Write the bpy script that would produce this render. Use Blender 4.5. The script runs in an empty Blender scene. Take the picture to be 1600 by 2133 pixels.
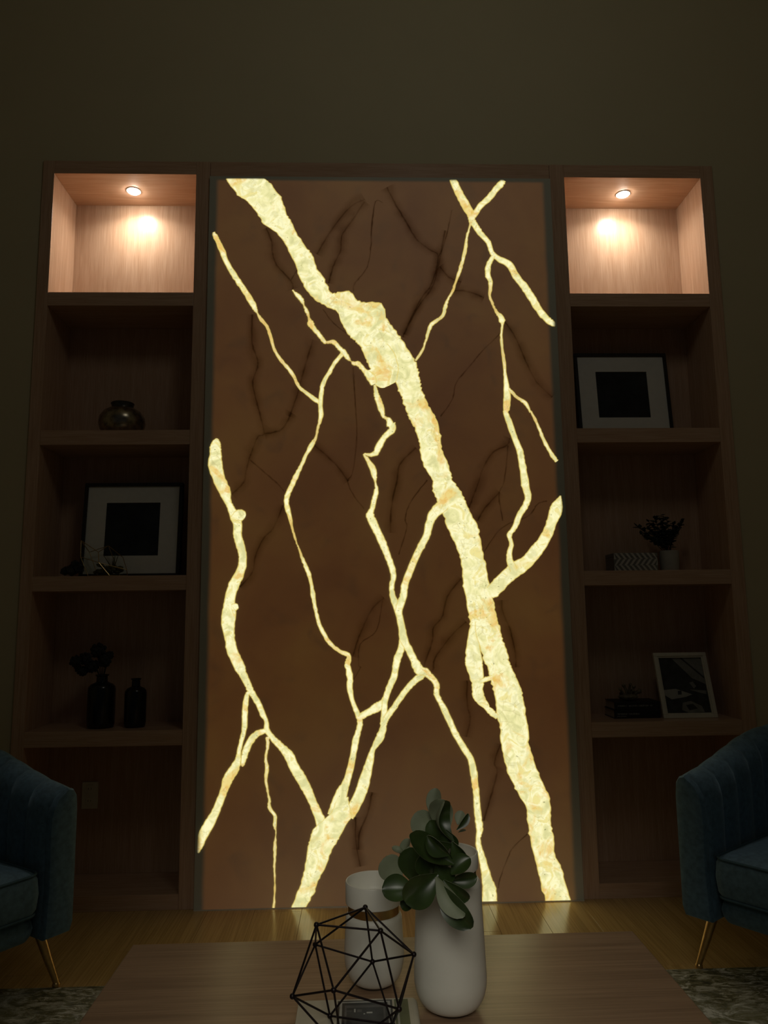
import bpy, bmesh, math, random
from mathutils import Vector, Matrix
R = random.Random(7)
C = bpy.context.scene.collection
PI = math.pi

# ------------------------------------------------------------------ camera
PITCH, YAW, ROLL = 0.13984, 0.034339, -0.0124715
CAM = Vector((-0.11747, -3.22621, 1.17189)); F = 1540.0      # focal length in pixels of 1600x2133
CY_, SY_, CP_, SP_, CR_, SR_ = (math.cos(YAW), math.sin(YAW), math.cos(PITCH), math.sin(PITCH), math.cos(ROLL), math.sin(ROLL))
def to_world(x, y, z):               # camera frame (right, forward, up) -> world
    xr, zr = CR_ * x - SR_ * z, SR_ * x + CR_ * z
    y2, z2 = CP_ * y - SP_ * zr, SP_ * y + CP_ * zr
    return Vector((CY_ * xr + SY_ * y2, -SY_ * xr + CY_ * y2, z2))
def ray(px, py): return to_world((px - 800) / F, 1.0, -(py - 1066.5) / F)
def at_y(px, py, y):
    d = ray(px, py); return CAM + d * ((y - CAM.y) / d.y)
def at_z(px, py, z):
    d = ray(px, py); return CAM + d * ((z - CAM.z) / d.z)
cd = bpy.data.cameras.new('camera'); cam = bpy.data.objects.new('camera', cd); C.objects.link(cam)
right, fwd, up = to_world(1, 0, 0), to_world(0, 1, 0), to_world(0, 0, 1)
cam.matrix_world = Matrix(((right.x, up.x, -fwd.x, CAM.x), (right.y, up.y, -fwd.y, CAM.y), (right.z, up.z, -fwd.z, CAM.z), (0, 0, 0, 1)))
cd.sensor_fit = 'VERTICAL'; cd.sensor_height = 36; cd.lens = 36 * F / 2133; cd.clip_start = 0.05
bpy.context.scene.camera = cam

# ------------------------------------------------------------------ world, lights, exposure
SC = bpy.context.scene
SC.view_settings.view_transform = 'Standard'; SC.view_settings.look = 'None'
SC.view_settings.exposure = 0.0; SC.view_settings.gamma = 1.0; SC.view_settings.use_curve_mapping = False
w = bpy.data.worlds.new('dusk'); SC.world = w; w.use_nodes = True
w.node_tree.nodes['Background'].inputs[0].default_value = (0.92, 0.97, 1.0, 1)
w.node_tree.nodes['Background'].inputs[1].default_value = 0.010
# added soft fill, unseen above the frame, so the wall dims towards its sides
d = bpy.data.lights.new('overhead_fill', 'POINT'); d.energy = 7.0; d.color = (1.0, .97, .86); d.shadow_soft_size = .32
o = bpy.data.objects.new('overhead_fill', d); C.objects.link(o); o.location = (.30, -2.1, 3.9)
# fill spot added behind the camera, unseen, to brighten vases and coffee table
d = bpy.data.lights.new('table_fill_spot', 'SPOT'); d.energy = 36.0; d.color = (1.0, .95, .84); d.spot_size = math.radians(44); d.spot_blend = .95; d.shadow_soft_size = .42
o = bpy.data.objects.new('table_fill_spot', d); C.objects.link(o); o.location = (-.10, -3.35, 1.62)
o.rotation_euler = (Vector((0.0, -1.75, .42)) - o.location).to_track_quat('-Z', 'Y').to_euler()

# ------------------------------------------------------------------ materials
def mat(name):
    m = bpy.data.materials.new(name); m.use_nodes = True
    nt = m.node_tree; b = nt.nodes['Principled BSDF']; return m, nt, b
def N(nt, t, **kw):
    n = nt.nodes.new(t)
    for k, v in kw.items():
        if k in ('operation', 'blend_type', 'data_type', 'attribute_name', 'attribute_type', 'interpolation_type', 'feature', 'clamp', 'distance', 'bands_direction'): setattr(n, k, v)
        else: n.inputs[k].default_value = v
    return n
def coords(nt, scale=(1, 1, 1), src='Object'):
    tc = nt.nodes.new('ShaderNodeTexCoord'); mp = nt.nodes.new('ShaderNodeMapping')
    mp.inputs['Scale'].default_value = scale; nt.links.new(tc.outputs[src], mp.inputs[0]); return mp.outputs[0]
def noise(nt, vec, scale, detail=3, rough=.5, dist=0.0):
    n = N(nt, 'ShaderNodeTexNoise', Scale=scale, Detail=detail, Roughness=rough, Distortion=dist); nt.links.new(vec, n.inputs['Vector']); return n.outputs['Fac']
def ramp(nt, fac, stops):
    r = nt.nodes.new('ShaderNodeValToRGB'); e = r.color_ramp.elements
    e[0].position, e[0].color = stops[0][0], (*stops[0][1], 1); e[1].position, e[1].color = stops[-1][0], (*stops[-1][1], 1)
    for p, c in stops[1:-1]:
        x = e.new(p); x.color = (*c, 1)
    nt.links.new(fac, r.inputs[0]); return r.outputs[0]
def mixc(nt, fac, a, b, mode='MIX'):
    m = nt.nodes.new('ShaderNodeMix'); m.data_type = 'RGBA'; m.blend_type = mode
    for s, v in ((0, fac), (6, a), (7, b)):
        if isinstance(v, (int, float)): m.inputs[s].default_value = v
        elif isinstance(v, tuple): m.inputs[s].default_value = (*v, 1)
        else: nt.links.new(v, m.inputs[s])
    return m.outputs[2]
def mth(nt, op, a, b=None, c=None):
    m = nt.nodes.new('ShaderNodeMath'); m.operation = op
    for i, v in enumerate((a, b, c)):
        if v is None: continue
        if isinstance(v, (int, float)): m.inputs[i].default_value = v
        else: nt.links.new(v, m.inputs[i])
    return m.outputs[0]
def sstep(nt, v, lo, hi):
    m = nt.nodes.new('ShaderNodeMapRange'); m.interpolation_type = 'SMOOTHSTEP'
    m.inputs[1].default_value = lo; m.inputs[2].default_value = hi; nt.links.new(v, m.inputs[0]); return m.outputs[0]
def bump(nt, b, h, strength, dist=.002):
    n = nt.nodes.new('ShaderNodeBump'); n.inputs['Strength'].default_value = strength; n.inputs['Distance'].default_value = dist
    nt.links.new(h, n.inputs['Height']); nt.links.new(n.outputs[0], b.inputs['Normal'])
def plain(name, col, rough=.5, metal=0.0, var=.12, scale=30, bmp=0.0, spec=None, sheen=None):
    m, nt, b = mat(name); v = coords(nt); f = noise(nt, v, scale, 4)
    lo = tuple(c * (1 - var) for c in col); hi = tuple(min(1, c * (1 + var)) for c in col)
    nt.links.new(ramp(nt, f, [(.3, lo), (.7, hi)]), b.inputs['Base Color'])
    b.inputs['Roughness'].default_value = rough; b.inputs['Metallic'].default_value = metal
    if spec is not None: b.inputs['Specular IOR Level'].default_value = spec
    if sheen: b.inputs['Sheen Weight'].default_value = sheen[0]; b.inputs['Sheen Tint'].default_value = (*sheen[1], 1); b.inputs['Sheen Roughness'].default_value = .4
    if bmp: bump(nt, b, f, bmp)
    return m
def wood(name, axis, dark, light, rough=.27, fine=560.0, big=7.0):
    """rift veneer: fine streaks running along axis (0 x, 1 y, 2 z)"""
    m, nt, b = mat(name); s = [fine] * 3; s[axis] = fine * .012
    f1 = noise(nt, coords(nt, tuple(s)), 1.0, 2, .6)
    s2 = [big * 6] * 3; s2[axis] = big * .35
    f2 = noise(nt, coords(nt, tuple(s2)), 1.0, 3, .55, .6)
    f = mth(nt, 'ADD', mth(nt, 'MULTIPLY', f1, .65), mth(nt, 'MULTIPLY', f2, .35))
    nt.links.new(ramp(nt, f, [(.40, dark), (.5, tuple((a + c) / 2 for a, c in zip(dark, light))), (.59, light)]), b.inputs['Base Color'])
    b.inputs['Roughness'].default_value = rough; bump(nt, b, f1, .08, .001)
    b.inputs['Specular IOR Level'].default_value = .8 if name == 'walnut_top' else .6 if axis == 1 else .28
    return m
OD, OL = (.50, .315, .20), (.62, .42, .29)
oak_v = wood('oak_veneer_vertical', 2, OD, OL); oak_h = wood('oak_veneer_horizontal', 0, OD, OL)
walnut = wood('walnut_top', 0, (.27, .172, .102), (.40, .262, .160), rough=.30, fine=260, big=5)
plank_m = wood('oak_plank', 1, (.50, .325, .12), (.66, .44, .18), rough=.22, fine=180, big=6)
joint_m = plain('plank_joint', (.15, .095, .04), .8)
wall_m = plain('warm_grey_paint', (.56, .495, .315), .75, var=.02, scale=3)
velvet = plain('blue_velvet', (.095, .180, .255), .75, var=.25, scale=60, sheen=(.6, (.5, .7, .85)))
velvet_seam = plain('blue_velvet_piping', (.05, .11, .15), .8)
brass = plain('brushed_brass', (.70, .47, .20), .28, 1.0, scale=80)
brass_dark = plain('antique_brass_band', (.50, .35, .15), .30, 1.0, scale=60)
ceramic = plain('matt_white_ceramic', (.74, .73, .64), .42, var=.04, scale=12)
ceramic_in = plain('vase_inside', (.50, .52, .47), .5, var=.04)
foot_m = plain('vase_foot_cork', (.06, .04, .025), .8)
blackm = plain('black_metal_rod', (.018, .012, .012), .38, .6)
stem_m = plain('brown_stem', (.05, .045, .02), .7)
leaf_top = plain('leaf_upper_side', (.032, .056, .014), .33, var=.35, scale=25)
leaf_bot = plain('leaf_underside', (.21, .24, .15), .55, var=.12, scale=20)
frame_dark = plain('dark_frame_wood', (.020, .016, .014), .4, var=.3)
mat_board = plain('white_mat_board', (.74, .73, .66), .8, var=.03)
art_dark = plain('dark_print', (.022, .025, .026), .25, var=.5, scale=9)
silver = plain('silver_frame', (.72, .69, .58), .35, .25, var=.06)
white_plastic = plain('white_plastic', (.80, .77, .66), .45, var=.03)
slot_m = plain('dark_slot', (.03, .03, .03), .6)
book_black = plain('black_book_cloth', (.012, .012, .013), .55)
paper_m = plain('page_edges', (.50, .46, .36), .8, var=.12, scale=200)
book_white = plain('cream_book_cover', (.52, .48, .37), .5, var=.06)
ink_black = plain('photo_black', (.035, .038, .038), .3, var=.5)
ink_grey = plain('photo_grey', (.10, .10, .095), .35, var=.3)
ink_light = plain('photo_white', (.42, .42, .38), .4, var=.08)
ink_olive = plain('photo_olive', (.12, .14, .07), .4, var=.2)
mercury = plain('mercury_glass', (.34, .30, .22), .25, .85, var=.45, scale=45)
smoke_glass = plain('dark_glazed_bottle', (.010, .011, .010), .18, var=.3)
bloom_m = plain('dark_dried_blooms', (.022, .022, .022), .7, var=.4)
foliage_m = plain('dark_small_leaves', (.012, .018, .010), .6, var=.4)
pot_m = plain('pale_ceramic_pot', (.40, .39, .34), .6, var=.08)
chev_light = plain('bone_inlay_light', (.55, .53, .47), .5, var=.06)
chev_dark = plain('grey_inlay', (.20, .195, .175), .5, var=.1)
coral_m = plain('mottled_coral', (.17, .14, .085), .7, var=.55, scale=40)
moss_m = plain('moss', (.11, .10, .04), .9, var=.5, scale=90, bmp=.5)
pebble_m = plain('dark_crystal', (.014, .015, .018), .3, var=.4)
soil_m = plain('soil', (.03, .02, .012), .95)
def glass_mat():
    m, nt, b = mat('thin_pane_glass')
    b.inputs['Base Color'].default_value = (.95, .97, .95, 1); b.inputs['Roughness'].default_value = .03
    b.inputs['Transmission Weight'].default_value = 1.0; b.inputs['IOR'].default_value = 1.02
    nt.links.new(ramp(nt, noise(nt, coords(nt), 4), [(0, (.9, .94, .9)), (1, (1, 1, 1))]), b.inputs['Base Color']); return m
pane_glass = glass_mat()
def rug_mat():
    m, nt, b = mat('distressed_rug'); v = coords(nt)
    f = noise(nt, coords(nt, (1.0, 1.7, 1)), 11, 8, .72, .9); g = noise(nt, v, 3.0, 3, .6, .5); h = noise(nt, coords(nt, (.7, 1.9, 1)), 24, 6, .75, 1.2)
    c = ramp(nt, f, [(.36, (.06, .06, .035)), (.45, (.19, .18, .085)), (.52, (.27, .27, .20)), (.58, (.60, .60, .54)), (.7, (.72, .72, .66))])
    d = ramp(nt, h, [(.40, (.07, .07, .04)), (.5, (.22, .20, .10)), (.58, (.62, .61, .55))])
    nt.links.new(mixc(nt, sstep(nt, g, .38, .62), c, d), b.inputs['Base Color'])
    b.inputs['Roughness'].default_value = .95; bump(nt, b, noise(nt, v, 300, 2), .5, .004); return m
rug_m = rug_mat()
def emit_mat(name, col, strength):
    m, nt, b = mat(name); b.inputs['Base Color'].default_value = (.8, .8, .8, 1)
    b.inputs['Emission Color'].default_value = (*col, 1); b.inputs['Emission Strength'].default_value = strength; return m
lens_m = emit_mat('lit_lens', (1.0, .92, .80), 115.0)
# backlit stone: the LED sheet behind the slab stops a few centimetres short of the slab's sides
def led_mask(nt, sides, top):
    tc = nt.nodes.new('ShaderNodeTexCoord'); s = nt.nodes.new('ShaderNodeSeparateXYZ'); nt.links.new(tc.outputs['Object'], s.inputs[0])
    wob = mth(nt, 'MULTIPLY', mth(nt, 'SUBTRACT', noise(nt, tc.outputs['Object'], 5, 2), .5), .012)
    dx = mth(nt, 'ADD', mth(nt, 'SUBTRACT', .80, mth(nt, 'ABSOLUTE', s.outputs[0])), wob)
    dz = mth(nt, 'SUBTRACT', 3.21, s.outputs[2])
    return mth(nt, 'MULTIPLY', sstep(nt, dx, *sides), sstep(nt, dz, *top))
def stone_mat():
    m, nt, b = mat('backlit_brown_stone'); v = coords(nt)
    f = noise(nt, v, 2.2, 5, .55, .4); g = noise(nt, v, 9, 6, .6, .6)
    e = ramp(nt, f, [(.3, (.036, .0085, .0008)), (.5, (.045, .0130, .0012)), (.7, (.051, .0180, .0015))])
    e2 = mixc(nt, mth(nt, 'MULTIPLY', sstep(nt, g, .52, .75), .35), e, (.014, .004, .001))
    nt.links.new(mixc(nt, led_mask(nt, (.026, .052), (.012, .03)), (0, 0, 0), e2), b.inputs['Emission Color'])
    b.inputs['Emission Strength'].default_value = .98
    nt.links.new(ramp(nt, f, [(.3, (.46, .46, .37)), (.7, (.54, .53, .43))]), b.inputs['Base Color'])
    b.inputs['Roughness'].default_value = .55; return m
def vein_mat():
    m, nt, b = mat('backlit_onyx_vein'); v = coords(nt); nt.nodes.remove(b); out = nt.nodes['Material Output']
    a = nt.nodes.new('ShaderNodeAttribute'); a.attribute_name = 'glow'; gl = a.outputs['Fac']
    big = noise(nt, v, 6, 4, .6, .8); mid = noise(nt, v, 13, 4, .55, 1.2); fine = noise(nt, v, 30, 4, .55, .8); speck = noise(nt, v, 80, 2, .5)
    c = ramp(nt, mid, [(.34, (.68, .65, .30)), (.42, (.80, .76, .36)), (.48, (.90, .84, .43)), (.56, (.97, .93, .56)), (.64, (.84, .74, .30))])
    c = mixc(nt, mth(nt, 'MULTIPLY', sstep(nt, fine, .50, .66), .50), c, (.64, .61, .29))
    o = sstep(nt, big, .52, .64)
    c = mixc(nt, mth(nt, 'MULTIPLY', o, .8), c, mixc(nt, sstep(nt, fine, .40, .60), (.76, .45, .085), (.84, .64, .20)))
    vo = N(nt, 'ShaderNodeTexVoronoi', Scale=24.0, feature='DISTANCE_TO_EDGE'); nt.links.new(v, vo.inputs['Vector'])
    crack = mth(nt, 'MULTIPLY', mth(nt, 'SUBTRACT', 1.0, sstep(nt, vo.outputs['Distance'], .0, .05)), sstep(nt, noise(nt, v, 11, 2), .50, .62))
    c = mixc(nt, mth(nt, 'MULTIPLY', crack, .35), c, (.40, .34, .12))
    c = mixc(nt, mth(nt, 'MULTIPLY', sstep(nt, speck, .70, .75), .7), c, (.25, .24, .10))
    at2 = nt.nodes.new('ShaderNodeAttribute'); at2.attribute_name = 'thin'
    c = mixc(nt, mth(nt, 'MULTIPLY', at2.outputs['Fac'], mth(nt, 'ADD', .35, mth(nt, 'MULTIPLY', sstep(nt, big, .42, .58), .6))), c, (.60, .36, .12))
    c = mixc(nt, sstep(nt, gl, .30, .85), (.74, .58, .15), c)
    em = nt.nodes.new('ShaderNodeEmission'); nt.links.new(c, em.inputs[0]); em.inputs[1].default_value = 1.05
    tr = nt.nodes.new('ShaderNodeBsdfTransparent'); mx = nt.nodes.new('ShaderNodeMixShader')
    nt.links.new(mth(nt, 'MULTIPLY', sstep(nt, gl, .0, .55), led_mask(nt, (.008, .030), (.008, .022))), mx.inputs[0])
    nt.links.new(tr.outputs[0], mx.inputs[1]); nt.links.new(em.outputs[0], mx.inputs[2]); nt.links.new(mx.outputs[0], out.inputs[0]); return m
def dark_vein_mat(name, k):
    m, nt, b = mat(name); nt.nodes.remove(b); out = nt.nodes['Material Output']
    a = nt.nodes.new('ShaderNodeAttribute'); a.attribute_name = 'glow'
    d = nt.nodes.new('ShaderNodeBsdfDiffuse'); d.inputs[0].default_value = (.05, .045, .035, 1)
    tr = nt.nodes.new('ShaderNodeBsdfTransparent'); mx = nt.nodes.new('ShaderNodeMixShader')
    brk = sstep(nt, noise(nt, coords(nt), 14, 3), .30, .62)
    nt.links.new(mth(nt, 'MULTIPLY', mth(nt, 'MULTIPLY', a.outputs['Fac'], k), mth(nt, 'ADD', .35, mth(nt, 'MULTIPLY', brk, .65))), mx.inputs[0])
    nt.links.new(tr.outputs[0], mx.inputs[1]); nt.links.new(d.outputs[0], mx.inputs[2]); nt.links.new(mx.outputs[0], out.inputs[0]); return m
stone_m, vein_m, dark_vein_m, haze_m = stone_mat(), vein_mat(), dark_vein_mat('dark_hair_vein', .72), dark_vein_mat('dark_vein_haze', .30)

# ------------------------------------------------------------------ builders
def tag(o, label=None, cat=None, group=None, kind=None):
    for k, v in (('label', label), ('category', cat), ('group', group), ('kind', kind)):
        if v: o[k] = v
    return o
def empty(name, loc, label, cat, group=None, rz=0.0):
    o = bpy.data.objects.new(name, None); C.objects.link(o); o.location = loc; o.rotation_euler = (0, 0, rz); o.empty_display_size = .05
    return tag(o, label, cat, group)
class MB:
    def __init__(s): s.v, s.f, s.mi, s.cur = [], [], [], 0
    def add(s, vs, fs):
        k = len(s.v); s.v += [tuple(p) for p in vs]; s.f += [tuple(i + k for i in f) for f in fs]; s.mi += [s.cur] * len(fs)
    def box(s, x0, x1, y0, y1, z0, z1, M=None):
        vs = [Vector((x, y, z)) for z in (z0, z1) for y in (y0, y1) for x in (x0, x1)]
        if M: vs = [M @ p for p in vs]
        s.add(vs, [(0, 2, 3, 1), (4, 5, 7, 6), (0, 1, 5, 4), (2, 6, 7, 3), (0, 4, 6, 2), (1, 3, 7, 5)])
    def bbox(s, x0, x1, y0, y1, z0, z1, b=.002, seg=2, M=None):
        bm = bmesh.new(); bmesh.ops.create_cube(bm, size=1)
        for v in bm.verts: v.co = Vector(((x0 + x1) / 2 + v.co.x * (x1 - x0), (y0 + y1) / 2 + v.co.y * (y1 - y0), (z0 + z1) / 2 + v.co.z * (z1 - z0)))
        bmesh.ops.bevel(bm, geom=bm.edges[:], offset=b, segments=seg, affect='EDGES', profile=.5)
        bm.verts.index_update(); s.add([(M @ v.co) if M else v.co.copy() for v in bm.verts], [[v.index for v in f.verts] for f in bm.faces]); bm.free()
    def lathe(s, prof, c=(0, 0, 0), n=40, close=True):
        vs = [(c[0] + r * math.cos(2 * PI * i / n), c[1] + r * math.sin(2 * PI * i / n), c[2] + z) for r, z in prof for i in range(n)]
        fs = [(j * n + i, j * n + (i + 1) % n, (j + 1) * n + (i + 1) % n, (j + 1) * n + i) for j in range(len(prof) - 1) for i in range(n)]
        if close: fs += [tuple(reversed(range(n))), tuple(range((len(prof) - 1) * n, len(prof) * n))]
        s.add(vs, fs)
    def tube(s, pts, rad, n=8, closed=False):
        pts = [Vector(p) for p in pts]; rad = rad if isinstance(rad, (list, tuple)) else [rad] * len(pts); vs = []; m = len(pts)
        for i, p in enumerate(pts):
            a = pts[(i - 1) % m] if (closed or i > 0) else p; b = pts[(i + 1) % m] if (closed or i < m - 1) else p
            t = (b - a).normalized(); u = t.cross(Vector((0, 0, 1)) if abs(t.z) < .9 else Vector((1, 0, 0))).normalized(); w_ = t.cross(u)
            vs += [p + (u * math.cos(2 * PI * k / n) + w_ * math.sin(2 * PI * k / n)) * rad[i] for k in range(n)]
        L = m if closed else m - 1
        fs = [(j * n + i, j * n + (i + 1) % n, ((j + 1) % m) * n + (i + 1) % n, ((j + 1) % m) * n + i) for j in range(L) for i in range(n)]
        if not closed: fs += [tuple(reversed(range(n))), tuple(range((m - 1) * n, m * n))]
        s.add(vs, fs)
    def blob(s, c, r, sub=2, sq=(1, 1, 1), jit=0.0, rng=R):
        bm = bmesh.new(); bmesh.ops.create_icosphere(bm, subdivisions=sub, radius=1)
        bm.verts.index_update(); s.add([(c[0] + v.co.x * r * sq[0] * (1 + rng.uniform(-jit, jit)), c[1] + v.co.y * r * sq[1] * (1 + rng.uniform(-jit, jit)), c[2] + v.co.z * r * sq[2] * (1 + rng.uniform(-jit, jit))) for v in bm.verts], [[v.index for v in f.verts] for f in bm.faces]); bm.free()
    def rings(s, rs, cap0=True, cap1=True):
        n = len(rs[0]); k = [p for r_ in rs for p in r_]
        fs = [(j * n + i, j * n + (i + 1) % n, (j + 1) * n + (i + 1) % n, (j + 1) * n + i) for j in range(len(rs) - 1) for i in range(n)]
        if cap0: fs.append(tuple(reversed(range(n))))
        if cap1: fs.append(tuple(range((len(rs) - 1) * n, len(rs) * n)))
        s.add(k, fs)
    def build(s, name, m, parent=None, origin=None, smooth=False, local=False):
        """coordinates are world ones; they are stored relative to the (unrotated) parent thing, or to origin at top level; local=True: already local"""
        off = Vector((0, 0, 0))
        if parent is not None and not local:
            p = parent
            while p.parent: p = p.parent
            off = p.location.copy()
        elif origin is not None: off = Vector(origin)
        me = bpy.data.meshes.new(name); me.from_pydata([tuple(Vector(p) - off) for p in s.v], [], s.f)
        for x in (m if isinstance(m, (list, tuple)) else [m]): me.materials.append(x)
        for p_, i in zip(me.polygons, s.mi): p_.material_index = i; p_.use_smooth = smooth
        bm = bmesh.new(); bm.from_mesh(me); bmesh.ops.recalc_face_normals(bm, faces=bm.faces[:]); bm.to_mesh(me); bm.free()
        if smooth: me.set_sharp_from_angle(angle=math.radians(40))
        me.update(); o = bpy.data.objects.new(name, me); C.objects.link(o)
        if parent is not None: o.parent = parent
        elif origin is not None: o.location = off
        return o
def dup(root, loc, rz=None, label=None):
    r_ = root.copy(); C.objects.link(r_); r_.location = loc
    if rz is not None: r_.rotation_euler = (0, 0, rz)
    if label: r_['label'] = label
    for ch in root.children:
        c = ch.copy(); C.objects.link(c); c.parent = r_
        for g in ch.children:
            d = g.copy(); C.objects.link(d); d.parent = c
    return r_
def structure(name, mb, m, origin=(0, 0, 0)): return tag(mb.build(name, m, None, origin), kind='structure')

# ------------------------------------------------------------------ room shell
XL, XR, ZT = -1.571, 1.588, 3.290              # outline of the built-in
b = MB()
b.box(-3.4, XL, .010, .30, -.02, 5.6); b.box(XR, 3.4, .010, .30, -.02, 5.6); b.box(XL, XR, .010, .30, ZT, 5.6); b.box(-3.4, 3.4, .30, .40, -.02, 5.6)
structure('wall_back', b, wall_m)
b = MB(); b.box(-3.5, -3.4, -5.2, .40, -.02, 5.6); structure('wall_left', b, wall_m)
b = MB(); b.box(3.4, 3.5, -5.2, .40, -.02, 5.6); structure('wall_right', b, wall_m)
b = MB(); b.box(-3.5, 3.5, -5.2, .40, 5.6, 5.7); structure('ceiling', b, wall_m)
b = MB(); b.box(-3.5, 3.5, -5.2, .40, -.06, -.012); floor = structure('floor', b, joint_m)
PW = .19; meshes = {}
x = -3.4
while x < 3.39:
    y = .30 - R.uniform(0, 1.4) ; y1 = .30
    while y1 > -5.2:
        y0 = max(y, -5.2); L = round(y1 - y0, 3)
        if L > .02:
            mb = MB(); mb.bbox(-PW / 2 + .0005, PW / 2 - .0005, 0.0006, L - .0006, -.012, 0, .0004, 1)
            o = mb.build('plank', plank_m, floor, local=True); o.location = (x + PW / 2, y0, 0)
        y1 = y0; y = y0 - R.uniform(1.1, 2.0)
    x += PW
b = MB(); b.bbox(-.7985, .7985, .0, .285, 3.211, ZT, .0015); structure('trim_1', b, oak_h)

# ------------------------------------------------------------------ bookcases
DEP = .272
SH = [('niche', 2.581, 2.645), ('s2', 1.936, 2.002), ('s3', 1.294, 1.358), ('s4', .647, .710)]
def bookcase(x0, x1, i0, i1, label):
    t = empty('bookcase', ((x0 + x1) / 2, .14, 0), label, 'bookcase')
    for a, c in ((x0, i0), (i1, x1)):
        m = MB(); m.bbox(a + .0005, c - .0002, 0, .29, 0, ZT, .0012); m.build('side_panel', oak_v, t)
    m = MB(); m.bbox(i0, i1, 0.0004, .29, 3.226, ZT, .001); m.build('top_board', oak_h, t)
    for n, a, c in SH:
        m = MB(); m.bbox(i0, i1, 0.0004, DEP, a, c, .0012); m.build('shelf', oak_h, t)
    m = MB(); m.bbox(i0, i1, .0004, DEP, 0, .06, .0012); m.build('base_board', oak_h, t)
    m = MB(); m.box(i0, i1, DEP, .289, .06, 3.226); m.build('back_panel', oak_v, t)
    return t
bookcase(XL, -.7995, -1.518, -.865, 'tall open oak bookcase built in left of the glowing stone panel')
bookcase(.7995, XR, .870, 1.526, 'tall open oak bookcase built in right of the glowing stone panel')
def downlight(x, y, label):
    z = 3.226
    t = empty('recessed_downlight', (x, y, z), label, 'ceiling light', 'downlights in the top niches')
    m = MB(); m.lathe([(.026, -.001), (.031, -.003), (.033, -.003), (.035, 0), (.026, 0), (.026, -.001)], (x, y, z), 32, False); m.build('trim_ring', white_plastic, t, smooth=True)
    m = MB(); m.lathe([(.026, 0), (.026, -.005), (.022, -.009), (.014, -.012), (.004, -.013)], (x, y, z), 32); m.build('lens', lens_m, t, smooth=True)
    d = bpy.data.lights.new('niche_lamp', 'AREA'); d.shape = 'DISK'; d.size = .046; d.energy = 1.75; d.color = (1.0, .92, .80); d.spread = math.radians(150)
    o = bpy.data.objects.new('niche_lamp', d); C.objects.link(o); o.parent = t; o.location = (0, 0, -.015)
downlight(-1.195, .140, 'round white downlight glowing in the ceiling of the left lit niche')
downlight(1.202, .138, 'round white downlight glowing in the ceiling of the right lit niche')

# ------------------------------------------------------------------ the backlit stone panel and its veins
PY = -.015
panel = empty('backlit_stone_panel', (0, 0, 0), 'tall backlit brown stone wall panel with glowing yellow branching veins', 'wall panel')
b = MB(); b.bbox(-.7985, .7985, PY, .008, .004, 3.209, .0008, 1); b.build('stone_slab', stone_m, panel)
b = MB(); b.box(-.7985, .7985, PY - .003, .008, 0, .004); b.build('base_rail', silver, panel)
Z = {1: (400, 340, 4), 2: (800, 340, 4), 3: (400, 860, 4), 4: (800, 860, 4), 5: (400, 1380, 4), 6: (800, 1380, 4), 7: (600, 480, 32 / 7)}
def P(k, x, y): ox, oy, s = Z[k]; return (ox + x / s, oy + y / s)
def rows_c(seq):                      # centre line with widths -> left / right edge rows, in photo pixels
    pts = [(*P(k, x, y), w / Z[k][2]) for k, x, y, w in seq]; out = []
    for i, (x, y, w) in enumerate(pts):
        a, c = pts[max(i - 1, 0)], pts[min(i + 1, len(pts) - 1)]
        dx, dy = c[0] - a[0], c[1] - a[1]; L = math.hypot(dx, dy) or 1; nx, ny = -dy / L, dx / L
        out.append(((x + nx * w / 2, y + ny * w / 2), (x - nx * w / 2, y - ny * w / 2)))
    return out
def rows_lr(seq): return [(P(k, a, c), P(k, d, e)) for k, a, c, d, e in seq]
def K(k, s): return [(k, *t) for t in s]
def cat_rom(p0, p1, p2, p3, t): return tuple(.5 * (2 * b_ + (c - a) * t + (2 * a - 5 * b_ + 4 * c - d) * t * t + (3 * b_ - a - 3 * c + d) * t ** 3) for a, b_, c, d in zip(p0, p1, p2, p3))
vein_no = [0]
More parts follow.
